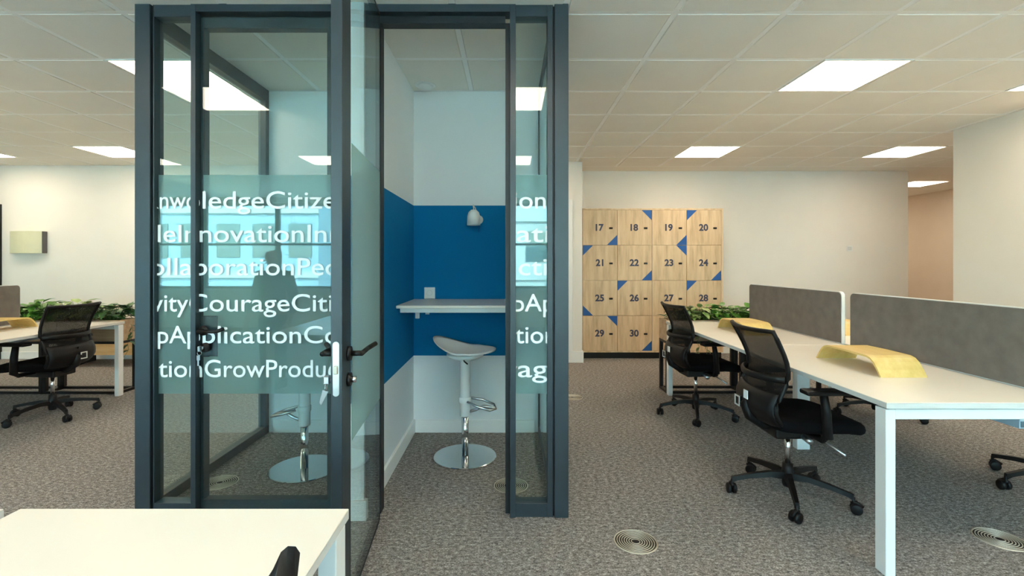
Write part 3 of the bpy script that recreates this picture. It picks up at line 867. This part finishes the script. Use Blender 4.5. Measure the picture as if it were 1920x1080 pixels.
# ------------------------------------------------------------------ desks
DH = 0.744
def bench_desk(label, loc, wx_, mods, ly, tray=True, mleg=-1):
    """double bench desk; local origin at its centre on the floor; length along y"""
    t = thing('bench_desk', label, 'desk', loc)
    L = mods * ly / 2
    for s in (-1, 1):
        for k in range(mods):
            ya = -L + k * ly + 0.002; yb = -L + (k + 1) * ly - 0.002
            xa, xb = (-wx_ - 0.02, -0.02) if s < 0 else (0.02, wx_ + 0.02)
            tp = MB().box(xa, xb, ya, yb, DH - 0.004, DH, 0.0015).build('desktop', M['laminate'], t)
            MB().box(xa + 0.0003, xb - 0.0003, ya + 0.0003, yb - 0.0003, DH - 0.024, DH - 0.0042).build('edge_band', M['edge'], tp)
    O = wx_ + 0.015
    yend = L - 0.012
    ys = [-yend, yend]
    for y in ys:
        w = 0.028
        sgn = 1 if y < 0 else -1
        y0, y1 = (y, y + sgn * 0.062) if sgn > 0 else (y + sgn * 0.062, y)
        for s in (-1, 1):
            xa, xb = (-O, -O + 0.042) if s < 0 else (O - 0.042, O)
            MB().box(xa, xb, y0, y1, 0, DH - 0.032, 0.002).build('leg', M['whitemetal'], t)
        MB().box(-O + 0.042, O - 0.042, y0, y1, DH - 0.074, DH - 0.032, 0.002).build('end_rail', M['whitemetal'], t)
        MB().box(-O + 0.02, O - 0.02, y0 + 0.01, y1 - 0.01, DH - 0.032, DH - 0.024).build('spacer', M['edge'], t)
    for k in range(1, mods):
        y = -L + k * ly
        MB().box(mleg * 0.335 - 0.045, mleg * 0.335 + 0.045, y - 0.03, y + 0.03, 0, DH - 0.074, 0.002).build('leg', M['whitemetal'], t)
        MB().box(-wx_ + 0.1, wx_ - 0.1, y - 0.03, y + 0.03, DH - 0.074, DH - 0.024, 0.002).build('middle_rail', M['whitemetal'], t)
    for s in (-1, 1):
        MB().box(s * 0.30 - 0.02, s * 0.30 + 0.02, -yend + 0.062, yend - 0.062, DH - 0.062, DH - 0.026).build('long_beam', M['whitemetal'], t)
    if tray:
        tr = MB().box(-0.16, 0.16, -L + 0.12, L - 0.12, DH - 0.15, DH - 0.145).box(-0.16, -0.155, -L + 0.12, L - 0.12, DH - 0.145, DH - 0.10).box(0.155, 0.16, -L + 0.12, L - 0.12, DH - 0.145, DH - 0.10)
        tr.box(-0.01, 0.01, -L + 0.12, L - 0.12, DH - 0.145, DH - 0.024)
        tr.build('cable_tray', M['tray'], t)
        so_ = MB().box(-0.13, -0.03, -L + 0.20, -L + 0.42, DH - 0.145, DH - 0.115, 0.003).build('socket_block', M['whiteplastic'], t)
    return t
DXR, DYR = 2.44, 3.50
bench_desk('white double bench desk with screens on the right beside the lockers', (DXR, DYR, 0), 0.825, 2, 1.45)
DXL, DYL = -4.75, 3.48
bench_desk('white double bench desk at the left, behind the booth post', (DXL, DYL, 0), 0.825, 2, 1.45, True, 1)
nd = bench_desk('white desk in the left foreground, cut by the bottom edge', (-1.196, 0.46, 0), 0.79, 1, 1.42, False)

def screen(loc, ly, label):
    t = thing('desk_screen', label, 'desk divider', loc, 0, 'grey fabric screens on the bench desks')
    h0, h1, r = 0.0, 0.380, 0.035
    def outline(y0, y1, z0, z1, r):
        p = [(y0, z0), (y1, z0)]
        for k in range(6):
            a = k * PI / 10; p.append((y1 - r + r * math.cos(a), z1 - r + r * math.sin(a)))
        for k in range(6):
            a = PI / 2 + k * PI / 10; p.append((y0 + r + r * math.cos(a), z1 - r + r * math.sin(a)))
        return p
    MB().prism(outline(-ly / 2, ly / 2, 0.0, h1, r), 'x', -0.012, 0.012).build('edge_frame', M['whitemetal'], t)
    for s in (-1, 1):
        MB().prism(outline(-ly / 2 + 0.004, ly / 2 - 0.004, 0.006, h1 - 0.005, r - 0.003), 'x', s * 0.0125, s * 0.017, 0.001).build('fabric_face', M['greyfabric'], t)
    return t
sc0 = screen((DXR, 2.775, DH), 1.36, 'grey fabric desk screen, the nearer one on the right desk')
GSC = 'grey fabric screens on the bench desks'
dup(sc0, (DXR, 4.225, DH), 0, 'grey fabric desk screen, the one beside the plants on the right desk', GSC)
dup(sc0, (DXL, 4.02, DH), 0, 'grey fabric desk screen on the left desk at the picture edge', GSC)

def riser(loc, rz, label):
    t = thing('monitor_riser', label, 'monitor riser', loc, rz, 'bent plywood monitor risers on the desks')
    # arch profile along y, width along x
    pts = []
    Lh, H = 0.265, 0.098
    path = [(-Lh, 0.0), (-Lh + 0.022, 0.035), (-Lh + 0.05, 0.070), (-Lh + 0.075, 0.088), (-Lh + 0.105, H - 0.002)]
    path += [(0, H)] + [(-a, b) for a, b in path[::-1]]
    th = 0.010
    out = []; inn = []
    for i, (a, b) in enumerate(path):
        p0 = Vector(path[max(i - 1, 0)]); p1 = Vector(path[min(i + 1, len(path) - 1)])
        d = (p1 - p0).normalized(); nrm = Vector((d.y, -d.x))
        out.append((a, b)); q = Vector((a, b)) + nrm * th
        inn.append((q.x, max(q.y, 0.0)))
    inn[0] = (out[0][0] + th * 1.15, 0); inn[-1] = (out[-1][0] - th * 1.15, 0)
    o = MB().prism(out + inn[::-1], 'x', -0.120, 0.120).build('shell', M['bamboo'], t)
    return t
GR = 'bent plywood monitor risers on the desks'
rs = riser((2.035, 2.765, DH), 0, 'bent plywood monitor riser, nearest one on the right desk')
dup(rs, (2.035, 4.20, DH), 0, 'bent plywood monitor riser behind the near office chair', GR)
dup(rs, (2.85, 4.20, DH), 0, 'bent plywood monitor riser glimpsed between the two right screens', GR)
dup(rs, (-4.50, 4.25, DH), 0, 'bent plywood monitor riser on the left desk', GR)

# ------------------------------------------------------------------ planters
def leaf(mb, p, d, up, L, Wd):
    d = Vector(d).normalized(); up = Vector(up)
    sd_ = d.cross(up)
    if sd_.length < 1e-3: sd_ = Vector((1, 0, 0))
    sd_.normalize(); n = sd_.cross(d).normalized()
    p = Vector(p)
    a = [p, p + d * L * 0.3 + sd_ * Wd * 0.5 + n * L * 0.06, p + d * L * 0.66 + sd_ * Wd * 0.36 + n * L * 0.02, p + d * L - n * L * 0.14,
         p + d * L * 0.66 - sd_ * Wd * 0.36 + n * L * 0.02, p + d * L * 0.3 - sd_ * Wd * 0.5 + n * L * 0.06, p + d * L * 0.34, p + d * L * 0.68 - n * L * 0.03]
    mb.add(a, [(0, 1, 6), (1, 2, 7, 6), (2, 3, 7), (0, 6, 5), (6, 7, 4, 5), (7, 3, 4)], True)
def plant(loc, m, label, n, spread, hgt, L, trail=None, seed=0, group='leafy plants in the planter boxes'):
    rnd = random.Random(seed)
    t = thing('leafy_plant', label, 'plant', loc, 0, group)
    lf = MB(); stm = MB()
    for k in range(n):
        a = rnd.uniform(0, 2 * PI); r = spread * math.sqrt(rnd.random())
        h = hgt * (0.35 + 0.65 * rnd.random()) * (1 - 0.35 * (r / spread) ** 2)
        q = Vector((r * math.cos(a), 0.6 * r * math.sin(a), h))
        b = Vector((q.x * 0.3, q.y * 0.3, -0.015))
        stm.tube([b, b.lerp(q, 0.5) + Vector((0, 0, h * 0.2)), q], 0.0022, 4)
        el = rnd.uniform(-0.5, 0.5)
        dd = Vector((math.cos(a + rnd.uniform(-.8, .8)), math.sin(a + rnd.uniform(-.8, .8)), el))
        l = L * rnd.uniform(0.7, 1.25)
        leaf(lf, q, dd, (0, 0, 1), l, l * rnd.uniform(0.5, 0.72))
    if trail:
        for (tx, ty, dz, k) in trail:
            prev = Vector((tx * 0.6, ty * 0.6, 0.03))
            pts = [prev]
            for j in range(k):
                f = (j + 1) / k
                pts.append(Vector((tx + rnd.uniform(-.02, .02), ty + rnd.uniform(-.015, .015), 0.02 - dz * f)))
            stm.tube(pts, 0.002, 4)
            for q in pts[1:]:
                dd = Vector((rnd.uniform(-1, 1), rnd.uniform(-1, .3), rnd.uniform(-1, -.1)))
                leaf(lf, q, dd, (0, 0, 1), L * 0.6, L * 0.38)
    o = lf.build('leaves', m, t, recalc=False); o['kind'] = 'stuff'
    o = stm.build('stems', M['stem'], t); o['kind'] = 'stuff'
    return t
def planter(x0, y0, y1, w, label):
    t = thing('planter_box', label, 'planter', (x0 + w / 2, (y0 + y1) / 2, 0), 0, 'wooden planter boxes on black stands')
    hw = w / 2; hd = (y1 - y0) / 2
    z0, z1 = 0.535, 0.750
    for (a, b, c, d) in ((-hw, hw, -hd, -hd + 0.016), (-hw, hw, hd - 0.016, hd), (-hw, -hw + 0.016, -hd + 0.0165, hd - 0.0165), (hw - 0.016, hw, -hd + 0.0165, hd - 0.0165)):
        MB().box(a, b, c, d, z0, z1, 0.0015).build('side_board', M['planterwood'], t)
    MB().box(-hw + 0.016, hw - 0.016, -hd + 0.016, hd - 0.016, z0 + 0.002, z1 - 0.03).build('soil', M['soil'], t)
    q = 0.034
    for sx in (-1, 1):
        for sy in (-1, 1):
            xa = sx * (hw - q / 2); ya = sy * (hd - q / 2)
            MB().box(xa - q / 2, xa + q / 2, ya - q / 2, ya + q / 2, 0, z0).build('leg', M['blackmetal'], t)
    for sy in (-1, 1):
        ya = sy * (hd - q / 2)
        for za in (0.0, z0 - 0.026):
            MB().box(-hw + q, hw - q, ya - q / 2, ya + q / 2, za, za + 0.026).build('stand_rail', M['blackmetal'], t)
    for sx in (-1, 1):
        xa = sx * (hw - q / 2)
        for za in (0.0, z0 - 0.026):
            MB().box(xa - q / 2, xa + q / 2, -hd + q, hd - q, za, za + 0.026).build('stand_rail', M['blackmetal'], t)
    return t
PW = 0.79
planter(1.605, 4.96, 5.20, PW, 'wooden planter box on a black stand nearest the lockers')
planter(1.605 + PW + 0.004, 4.96, 5.20, PW, 'wooden planter box on a black stand behind the screen of the right desk')
planter(-3.965 - PW, 4.94, 5.18, PW, 'wooden planter box on a black stand nearest the booth post at left')
planter(-3.965 - 2 * PW - 0.004, 4.94, 5.18, PW, 'wooden planter box on a black stand at the left picture edge')
PZ = 0.72
plant((1.80, 5.06, PZ), M['leafdark'], 'dark green plant in the planter just behind the far chair', 55, 0.17, 0.17, 0.085, [(-0.14, -0.15, 0.28, 6)], 1)
plant((2.02, 5.07, PZ), M['leafpale'], 'pale variegated plant in front of locker 28', 90, 0.19, 0.17, 0.105, [(0.0, -0.15, 0.33, 7), (-0.10, -0.15, 0.36, 7)], 2)
plant((2.24, 5.07, PZ), M['leaf'], 'mid green plant in the middle of the right planters', 90, 0.18, 0.18, 0.115, None, 3)
plant((2.52, 5.08, PZ), M['leaf'], 'mid green plant beside the edge of the right screen', 60, 0.16, 0.16, 0.105, None, 4)
plant((2.80, 5.08, PZ), M['leafdark'], 'dark green plant hidden behind the right screen', 36, 0.17, 0.15, 0.09, None, 5)
plant((-4.15, 5.06, PZ), M['leafdark'], 'dark green plant with trailing vines at the end of the left planter', 110, 0.19, 0.19, 0.125, [(0.205, 0.02, 0.22, 4), (0.15, 0.02, 0.44, 7)], 6)
plant((-4.50, 5.06, PZ), M['leafpale'], 'pale green plant behind the backrest of the left chair', 70, 0.18, 0.24, 0.115, None, 7)
plant((-4.87, 5.06, PZ), M['leaf'], 'bright green bushy plant beside the left screen', 130, 0.22, 0.22, 0.125, None, 8)
plant((-5.25, 5.06, PZ), M['leaf'], 'green plant behind the left screen', 40, 0.18, 0.16, 0.09, None, 9)

# ------------------------------------------------------------------ office chairs
def office_chair(loc, rz, label, base_rot=0.0):
    t = thing('office_chair', label, 'office chair', loc, rz, 'black mesh office chairs at the desks')
    prof = [(0.445, -0.150, 0.185), (0.475, -0.185, 0.195), (0.52, -0.212, 0.203), (0.57, -0.212, 0.207), (0.62, -0.190, 0.208), (0.68, -0.160, 0.210), (0.73, -0.148, 0.213),
            (0.79, -0.160, 0.218), (0.85, -0.184, 0.224), (0.91, -0.214, 0.230), (0.965, -0.244, 0.237)]
    def at(v):
        f = v * (len(prof) - 1); i = min(int(f), len(prof) - 2); k = f - i
        return tuple(prof[i][q] * (1 - k) + prof[i + 1][q] * k for q in range(3))
    def surf(u, v, off=0.0):
        z, x, w = at(v); s = 2 * u - 1
        return Vector((x + 0.045 * s * s - 0.012 + off, s * w, z + 0.006 * s * s * v)), Vector((-1, 0, -0.2)).normalized()
    # outer frame
    fr = MB()
    path = [surf(0.0, v / 14)[0] for v in range(15)] + [surf(u / 10, 1.0)[0] for u in range(1, 10)] + [surf(1.0, v / 14)[0] for v in range(14, -1, -1)] + [surf(u / 8, 0.0)[0] for u in range(7, 0, -1)]
    fr.tube(path, 0.0125, 8, True)
    fr.build('back_frame', M['blackplastic'], t)
    MB().sheet(lambda u, v: surf(u, 0.40 + 0.60 * v), 12, 14).build('mesh_panel', M['mesh'], t)
    MB().sheet(lambda u, v: surf(u, 0.0 + 0.42 * v, -0.004), 12, 8, 0.018).build('back_shell', M['blackplastic'], t)
    lb = MB().tube([surf(k / 12, 0.555)[0] + Vector((-0.014 - 0.05 * math.sin(PI * k / 12) ** 0.7, 0, 0)) for k in range(13)], 0.012, 8, False, 1.6)
    lb.build('lumbar_band', M['blackplastic'], t)
    MB().tube([(-0.222, 0, 0.60), (-0.246, 0, 0.53), (-0.22, 0, 0.46), (-0.14, 0, 0.405), (-0.02, 0, 0.392)], [0.022, 0.028, 0.030, 0.028, 0.022], 10).build('spine', M['blackplastic'], t)
    # adjuster with pale rim and a white label on the rear shell
    a = MB().box(-0.256, -0.226, 0.040, 0.100, 0.498, 0.558, 0.004).build('adjuster', M['blackplastic'], t)
    rm = MB()
    for (y0, y1, z0, z1) in ((0.040, 0.100, 0.498, 0.506), (0.040, 0.100, 0.550, 0.558), (0.040, 0.048, 0.506, 0.550), (0.092, 0.100, 0.506, 0.550)):
        rm.box(-0.2595, -0.2555, y0, y1, z0, z1)
    rm.build('rim', M['edge'], a)
    MB().box(-0.2495, -0.2455, -0.035, 0.010, 0.560, 0.608).build('label', M['letter'], t)
    # seat
    def seat(u, v):
        pass
    st_ = MB()
    layers = [(0.0, 0.415), (0.80, 0.415), (0.93, 0.422), (0.985, 0.438), (1.0, 0.455), (0.985, 0.474), (0.93, 0.487), (0.75, 0.496), (0.4, 0.495), (0.0, 0.492)]
    n = 40; verts = []; faces = []
    for (sc_, z) in layers:
        for k in range(n):
            a_ = 2 * PI * k / n; c, s = math.cos(a_), math.sin(a_)
            e = 0.45
            x = 0.255 * math.copysign(abs(c) ** e, c) * sc_ ; y = 0.245 * math.copysign(abs(s) ** e, s) * sc_
            y *= 1 - 0.06 * max(0, x / 0.25)
            dz = -0.034 * max(0, (x - 0.06) / 0.19) ** 2 + 0.010 * (abs(y) / 0.24) ** 2
            verts.append((0.085 + x, y, z + dz))
    for i in range(len(layers) - 1):
        for k in range(n):
            l = (k + 1) % n
            faces.append((i * n + k, i * n + l, (i + 1) * n + l, (i + 1) * n + k))
    st_.add(verts, faces, True)
    st_.build('seat', M['cushion'], t)
    MB().box(-0.12, 0.16, -0.10, 0.10, 0.355, 0.416, 0.012, 2).build('mechanism', M['blackmetal'], t)
    MB().tube([(0.06, -0.09, 0.385), (0.09, -0.20, 0.378), (0.125, -0.30, 0.345)], [0.005, 0.005, 0.007]).build('height_lever', M['steel'], t)
    MB().cyl((0.03, -0.10, 0.372), (0.03, -0.165, 0.366), 0.016).build('tension_knob', M['steel'], t)
    # arms
    for s in (-1, 1):
        ar = MB().tube([(0.04, s * 0.12, 0.405), (0.05, s * 0.235, 0.403), (0.055, s * 0.268, 0.43), (0.045, s * 0.272, 0.56), (0.03, s * 0.272, 0.655)], [0.022, 0.024, 0.030, 0.028, 0.024], 10, False, 0.75)
        arm = ar.build('armrest', M['blackplastic'], t)
        MB().box(-0.075, 0.165, s * 0.272 - 0.04, s * 0.272 + 0.04, 0.652, 0.678, 0.010, 2).build('arm_pad', M['blackplastic'], arm)
    # column and star base
    MB().cyl((0, 0, 0.17), (0, 0, 0.36), 0.0150, n=20).build('gas_lift', M['chrome'], t)
    MB().lathe([(0.0, 0.055), (0.026, 0.055), (0.030, 0.07), (0.034, 0.13), (0.029, 0.15), (0.027, 0.185), (0.0, 0.187)], n=24).build('hub', M['blackplastic'], t)
    for k in range(5):
        an = base_rot + k * 2 * PI / 5
        mt = Matrix.Rotation(an, 4, 'Z')
        lg = MB()
        segs = [(0.02, 0.125, 0.046, 0.026), (0.10, 0.128, 0.038, 0.020), (0.20, 0.115, 0.032, 0.017), (0.285, 0.098, 0.027, 0.016), (0.312, 0.090, 0.024, 0.022)]
        vv = []; ff = []
        for (r_, z_, w_, h_) in segs:
            for (dy, dz) in ((-w_ / 2, -h_), (w_ / 2, -h_), (w_ / 2 * 0.7, h_ * 0.45), (-w_ / 2 * 0.7, h_ * 0.45)):
                vv.append(mt @ Vector((r_, dy, z_ + dz)))
        for i in range(len(segs) - 1):
            for q in range(4):
                p = (q + 1) % 4
                ff.append((i * 4 + q, i * 4 + p, i * 4 + 4 + p, i * 4 + 4 + q))
        ff += [(0, 3, 2, 1), tuple(16 + q for q in range(4))]
        lg.add(vv, ff)
        leg = lg.build('leg', M['blackplastic'], t)
        cs = MB()
        c0 = mt @ Vector((0.310, 0, 0))
        sw_ = an + 1.3 + k * 0.9
        ax = Vector((math.cos(sw_), math.sin(sw_), 0)); fw = Vector((-ax.y, ax.x, 0))
        ctr = c0 + Vector((0, 0, 0.028)) + fw * 0.012
        for s in (-1, 1):
            cs.tube([ctr + ax * s * 0.006, ctr + ax * s * 0.009, ctr + ax * s * 0.023, ctr + ax * s * 0.026], [0.025, 0.028, 0.028, 0.022], 18)
        cs.cyl(c0 + Vector((0, 0, 0.03)), c0 + Vector((0, 0, 0.085)), 0.008, n=10)
        cs.tube([ctr + fw * 0.030 + Vector((0, 0, 0.012)), ctr + Vector((0, 0, 0.032)), ctr - fw * 0.024 + Vector((0, 0, 0.022))], 0.010, 8)
        cs.build('caster', M['blackplastic'], leg)
    return t
GC = 'black mesh office chairs at the desks'
ch = office_chair((1.60, 2.79, 0), R(0), 'black mesh office chair nearest, at the front of the right desk', R(32))
dup(ch, (1.635, 4.26, 0), R(4), 'black mesh office chair at the far end of the right desk by the lockers', GC, 0)
dup(ch, (3.20, 4.24, 0), R(184), 'black office chair across the right desk, seen only as base legs under it', GC, R(30 - 32 - 184))
dup(ch, (3.226, 2.85, 0), R(176), 'black office chair base at the right picture edge under the desk', GC, R(36 - 32 - 176))
lc = dup(ch, (-3.99, 4.24, 0), R(176), 'black mesh office chair at the left desk', GC, R(41 - 32 - 176), ('label',))
for o in lc.children:
    if o.name.startswith('adjuster'): o.location = (-0.006, -0.100, 0)
dup(ch, (-0.483, 0.364, 0), R(180), 'black office chair whose top corner pokes over the foreground desk', GC, 0)

# ------------------------------------------------------------------ the person mirrored in the closed door
def skin_mesh(name, pts, edges, m, parent, sub=2, root=0):
    me = bpy.data.meshes.new(name)
    me.from_pydata([p[:3] for p in pts], edges, [])
    o = bpy.data.objects.new(name, me); C.objects.link(o); o.parent = parent
    sk = o.modifiers.new('skin', 'SKIN'); sk.use_smooth_shade = True
    for i, p in enumerate(pts):
        rx = p[3]; ry = p[4] if len(p) > 4 else p[3]
        me.skin_vertices[0].data[i].radius = (rx, ry)
        me.skin_vertices[0].data[i].use_root = (i == root)
    sb = o.modifiers.new('subdivision', 'SUBSURF'); sb.levels = sub; sb.render_levels = sub
    me.materials.append(m)
    return o
pe = thing('person', 'person in a dark jacket standing with arms slightly out, mirrored in the glass', 'person', (-2.55, -0.10, 0), R(12))
pts = [(0, 0, 0.80, 0.125, 0.095), (0, 0.005, 0.92, 0.115, 0.085), (0, 0.0, 1.05, 0.125, 0.09), (0, -0.01, 1.19, 0.12, 0.085), (0, 0.0, 1.265, 0.050, 0.050), (0, 0.015, 1.33, 0.047, 0.05), (0, 0.03, 1.39, 0.070, 0.082), (0, 0.025, 1.47, 0.062, 0.075)]
ed = [(i, i + 1) for i in range(7)]
def limb(chain, start):
    k0 = len(pts)
    for c in chain: pts.append(c)
    ed.append((start, k0))
    for i in range(len(chain) - 1): ed.append((k0 + i, k0 + i + 1))
    return len(pts) - 1
for sgn in (-1, 1):
    w_ = limb([(sgn * 0.165, -0.01, 1.205, 0.050), (sgn * 0.235, -0.02, 0.97, 0.040), (sgn * 0.255, 0.07, 0.76, 0.027), (sgn * 0.258, 0.095, 0.70, 0.034, 0.018)], 3)
    for q, (dx, ln) in enumerate(((-0.026, 0.062), (-0.009, 0.072), (0.009, 0.068), (0.026, 0.054))):
        limb([(sgn * 0.258 + dx * 0.8, 0.105, 0.655, 0.0095), (sgn * 0.258 + dx, 0.118, 0.655 - ln * 0.5, 0.0085), (sgn * 0.258 + dx, 0.122, 0.655 - ln, 0.007)], w_)
    limb([(sgn * 0.258 - sgn * 0.03, 0.125, 0.69, 0.0105), (sgn * 0.258 - sgn * 0.045, 0.142, 0.655, 0.009)], w_)
    limb([(sgn * 0.085, 0.0, 0.72, 0.080), (sgn * 0.09, 0.012, 0.44, 0.056), (sgn * 0.095, -0.01, 0.10, 0.036), (sgn * 0.098, 0.04, 0.045, 0.036, 0.03), (sgn * 0.102, 0.13, 0.032, 0.036, 0.022)], 0)
skin_mesh('body', pts, ed, M['skin'], pe)
jp = [(0, 0, 0.84, 0.15, 0.12), (0, 0.005, 0.95, 0.138, 0.108), (0, 0.0, 1.06, 0.145, 0.11), (0, -0.01, 1.19, 0.135, 0.102), (0, 0.0, 1.245, 0.07, 0.068)]
je = [(0, 1), (1, 2), (2, 3), (3, 4)]
for sgn in (-1, 1):
    k0 = len(jp)
    jp += [(sgn * 0.168, -0.01, 1.205, 0.066), (sgn * 0.237, -0.02, 0.97, 0.056), (sgn * 0.254, 0.06, 0.785, 0.042)]
    je += [(3, k0), (k0, k0 + 1), (k0 + 1, k0 + 2)]
skin_mesh('jacket', jp, je, M['cloth'], pe)
tp = [(0, 0, 0.84, 0.135, 0.105), (0, 0, 0.78, 0.13, 0.10)]; te = [(0, 1)]
for sgn in (-1, 1):
    k0 = len(tp)
    tp += [(sgn * 0.086, 0.0, 0.70, 0.092), (sgn * 0.09, 0.012, 0.44, 0.068), (sgn * 0.095, -0.01, 0.13, 0.050)]
    te += [(1, k0), (k0, k0 + 1), (k0 + 1, k0 + 2)]
skin_mesh('trousers', tp, te, M['cloth'], pe)
hr = [(0, 0.0, 1.47, 0.078, 0.085), (0, -0.02, 1.42, 0.080, 0.075), (0, -0.045, 1.33, 0.065, 0.045), (0, -0.055, 1.24, 0.05, 0.03)]
skin_mesh('hair', hr, [(0, 1), (1, 2), (2, 3)], M['hair'], pe)
MB().lathe([(0.0, -0.008), (0.008, 0.0), (0.0, 0.008)], (-0.03, 0.108, 1.40), 10).build('eye', M['hair'], pe)
MB().lathe([(0.0, -0.008), (0.008, 0.0), (0.0, 0.008)], (0.03, 0.108, 1.40), 10).build('eye', M['hair'], pe)
MB().prism([(-0.011, 1.355), (0.011, 1.355), (0.004, 1.40), (-0.004, 1.40)], 'y', 0.10, 0.128, 0.003).build('nose', M['skin'], pe)
MB().box(-0.022, 0.022, 0.098, 0.112, 1.326, 1.337, 0.004).build('mouth', M['benchwood'], pe)
for sgn in (-1, 1):
    MB().prism([(-0.045, 0.0), (0.175, 0.0), (0.17, 0.04), (0.06, 0.085), (-0.04, 0.10)], 'x', sgn * 0.100 - 0.045, sgn * 0.100 + 0.045, 0.012).build('shoe', M['blackplastic'], pe)
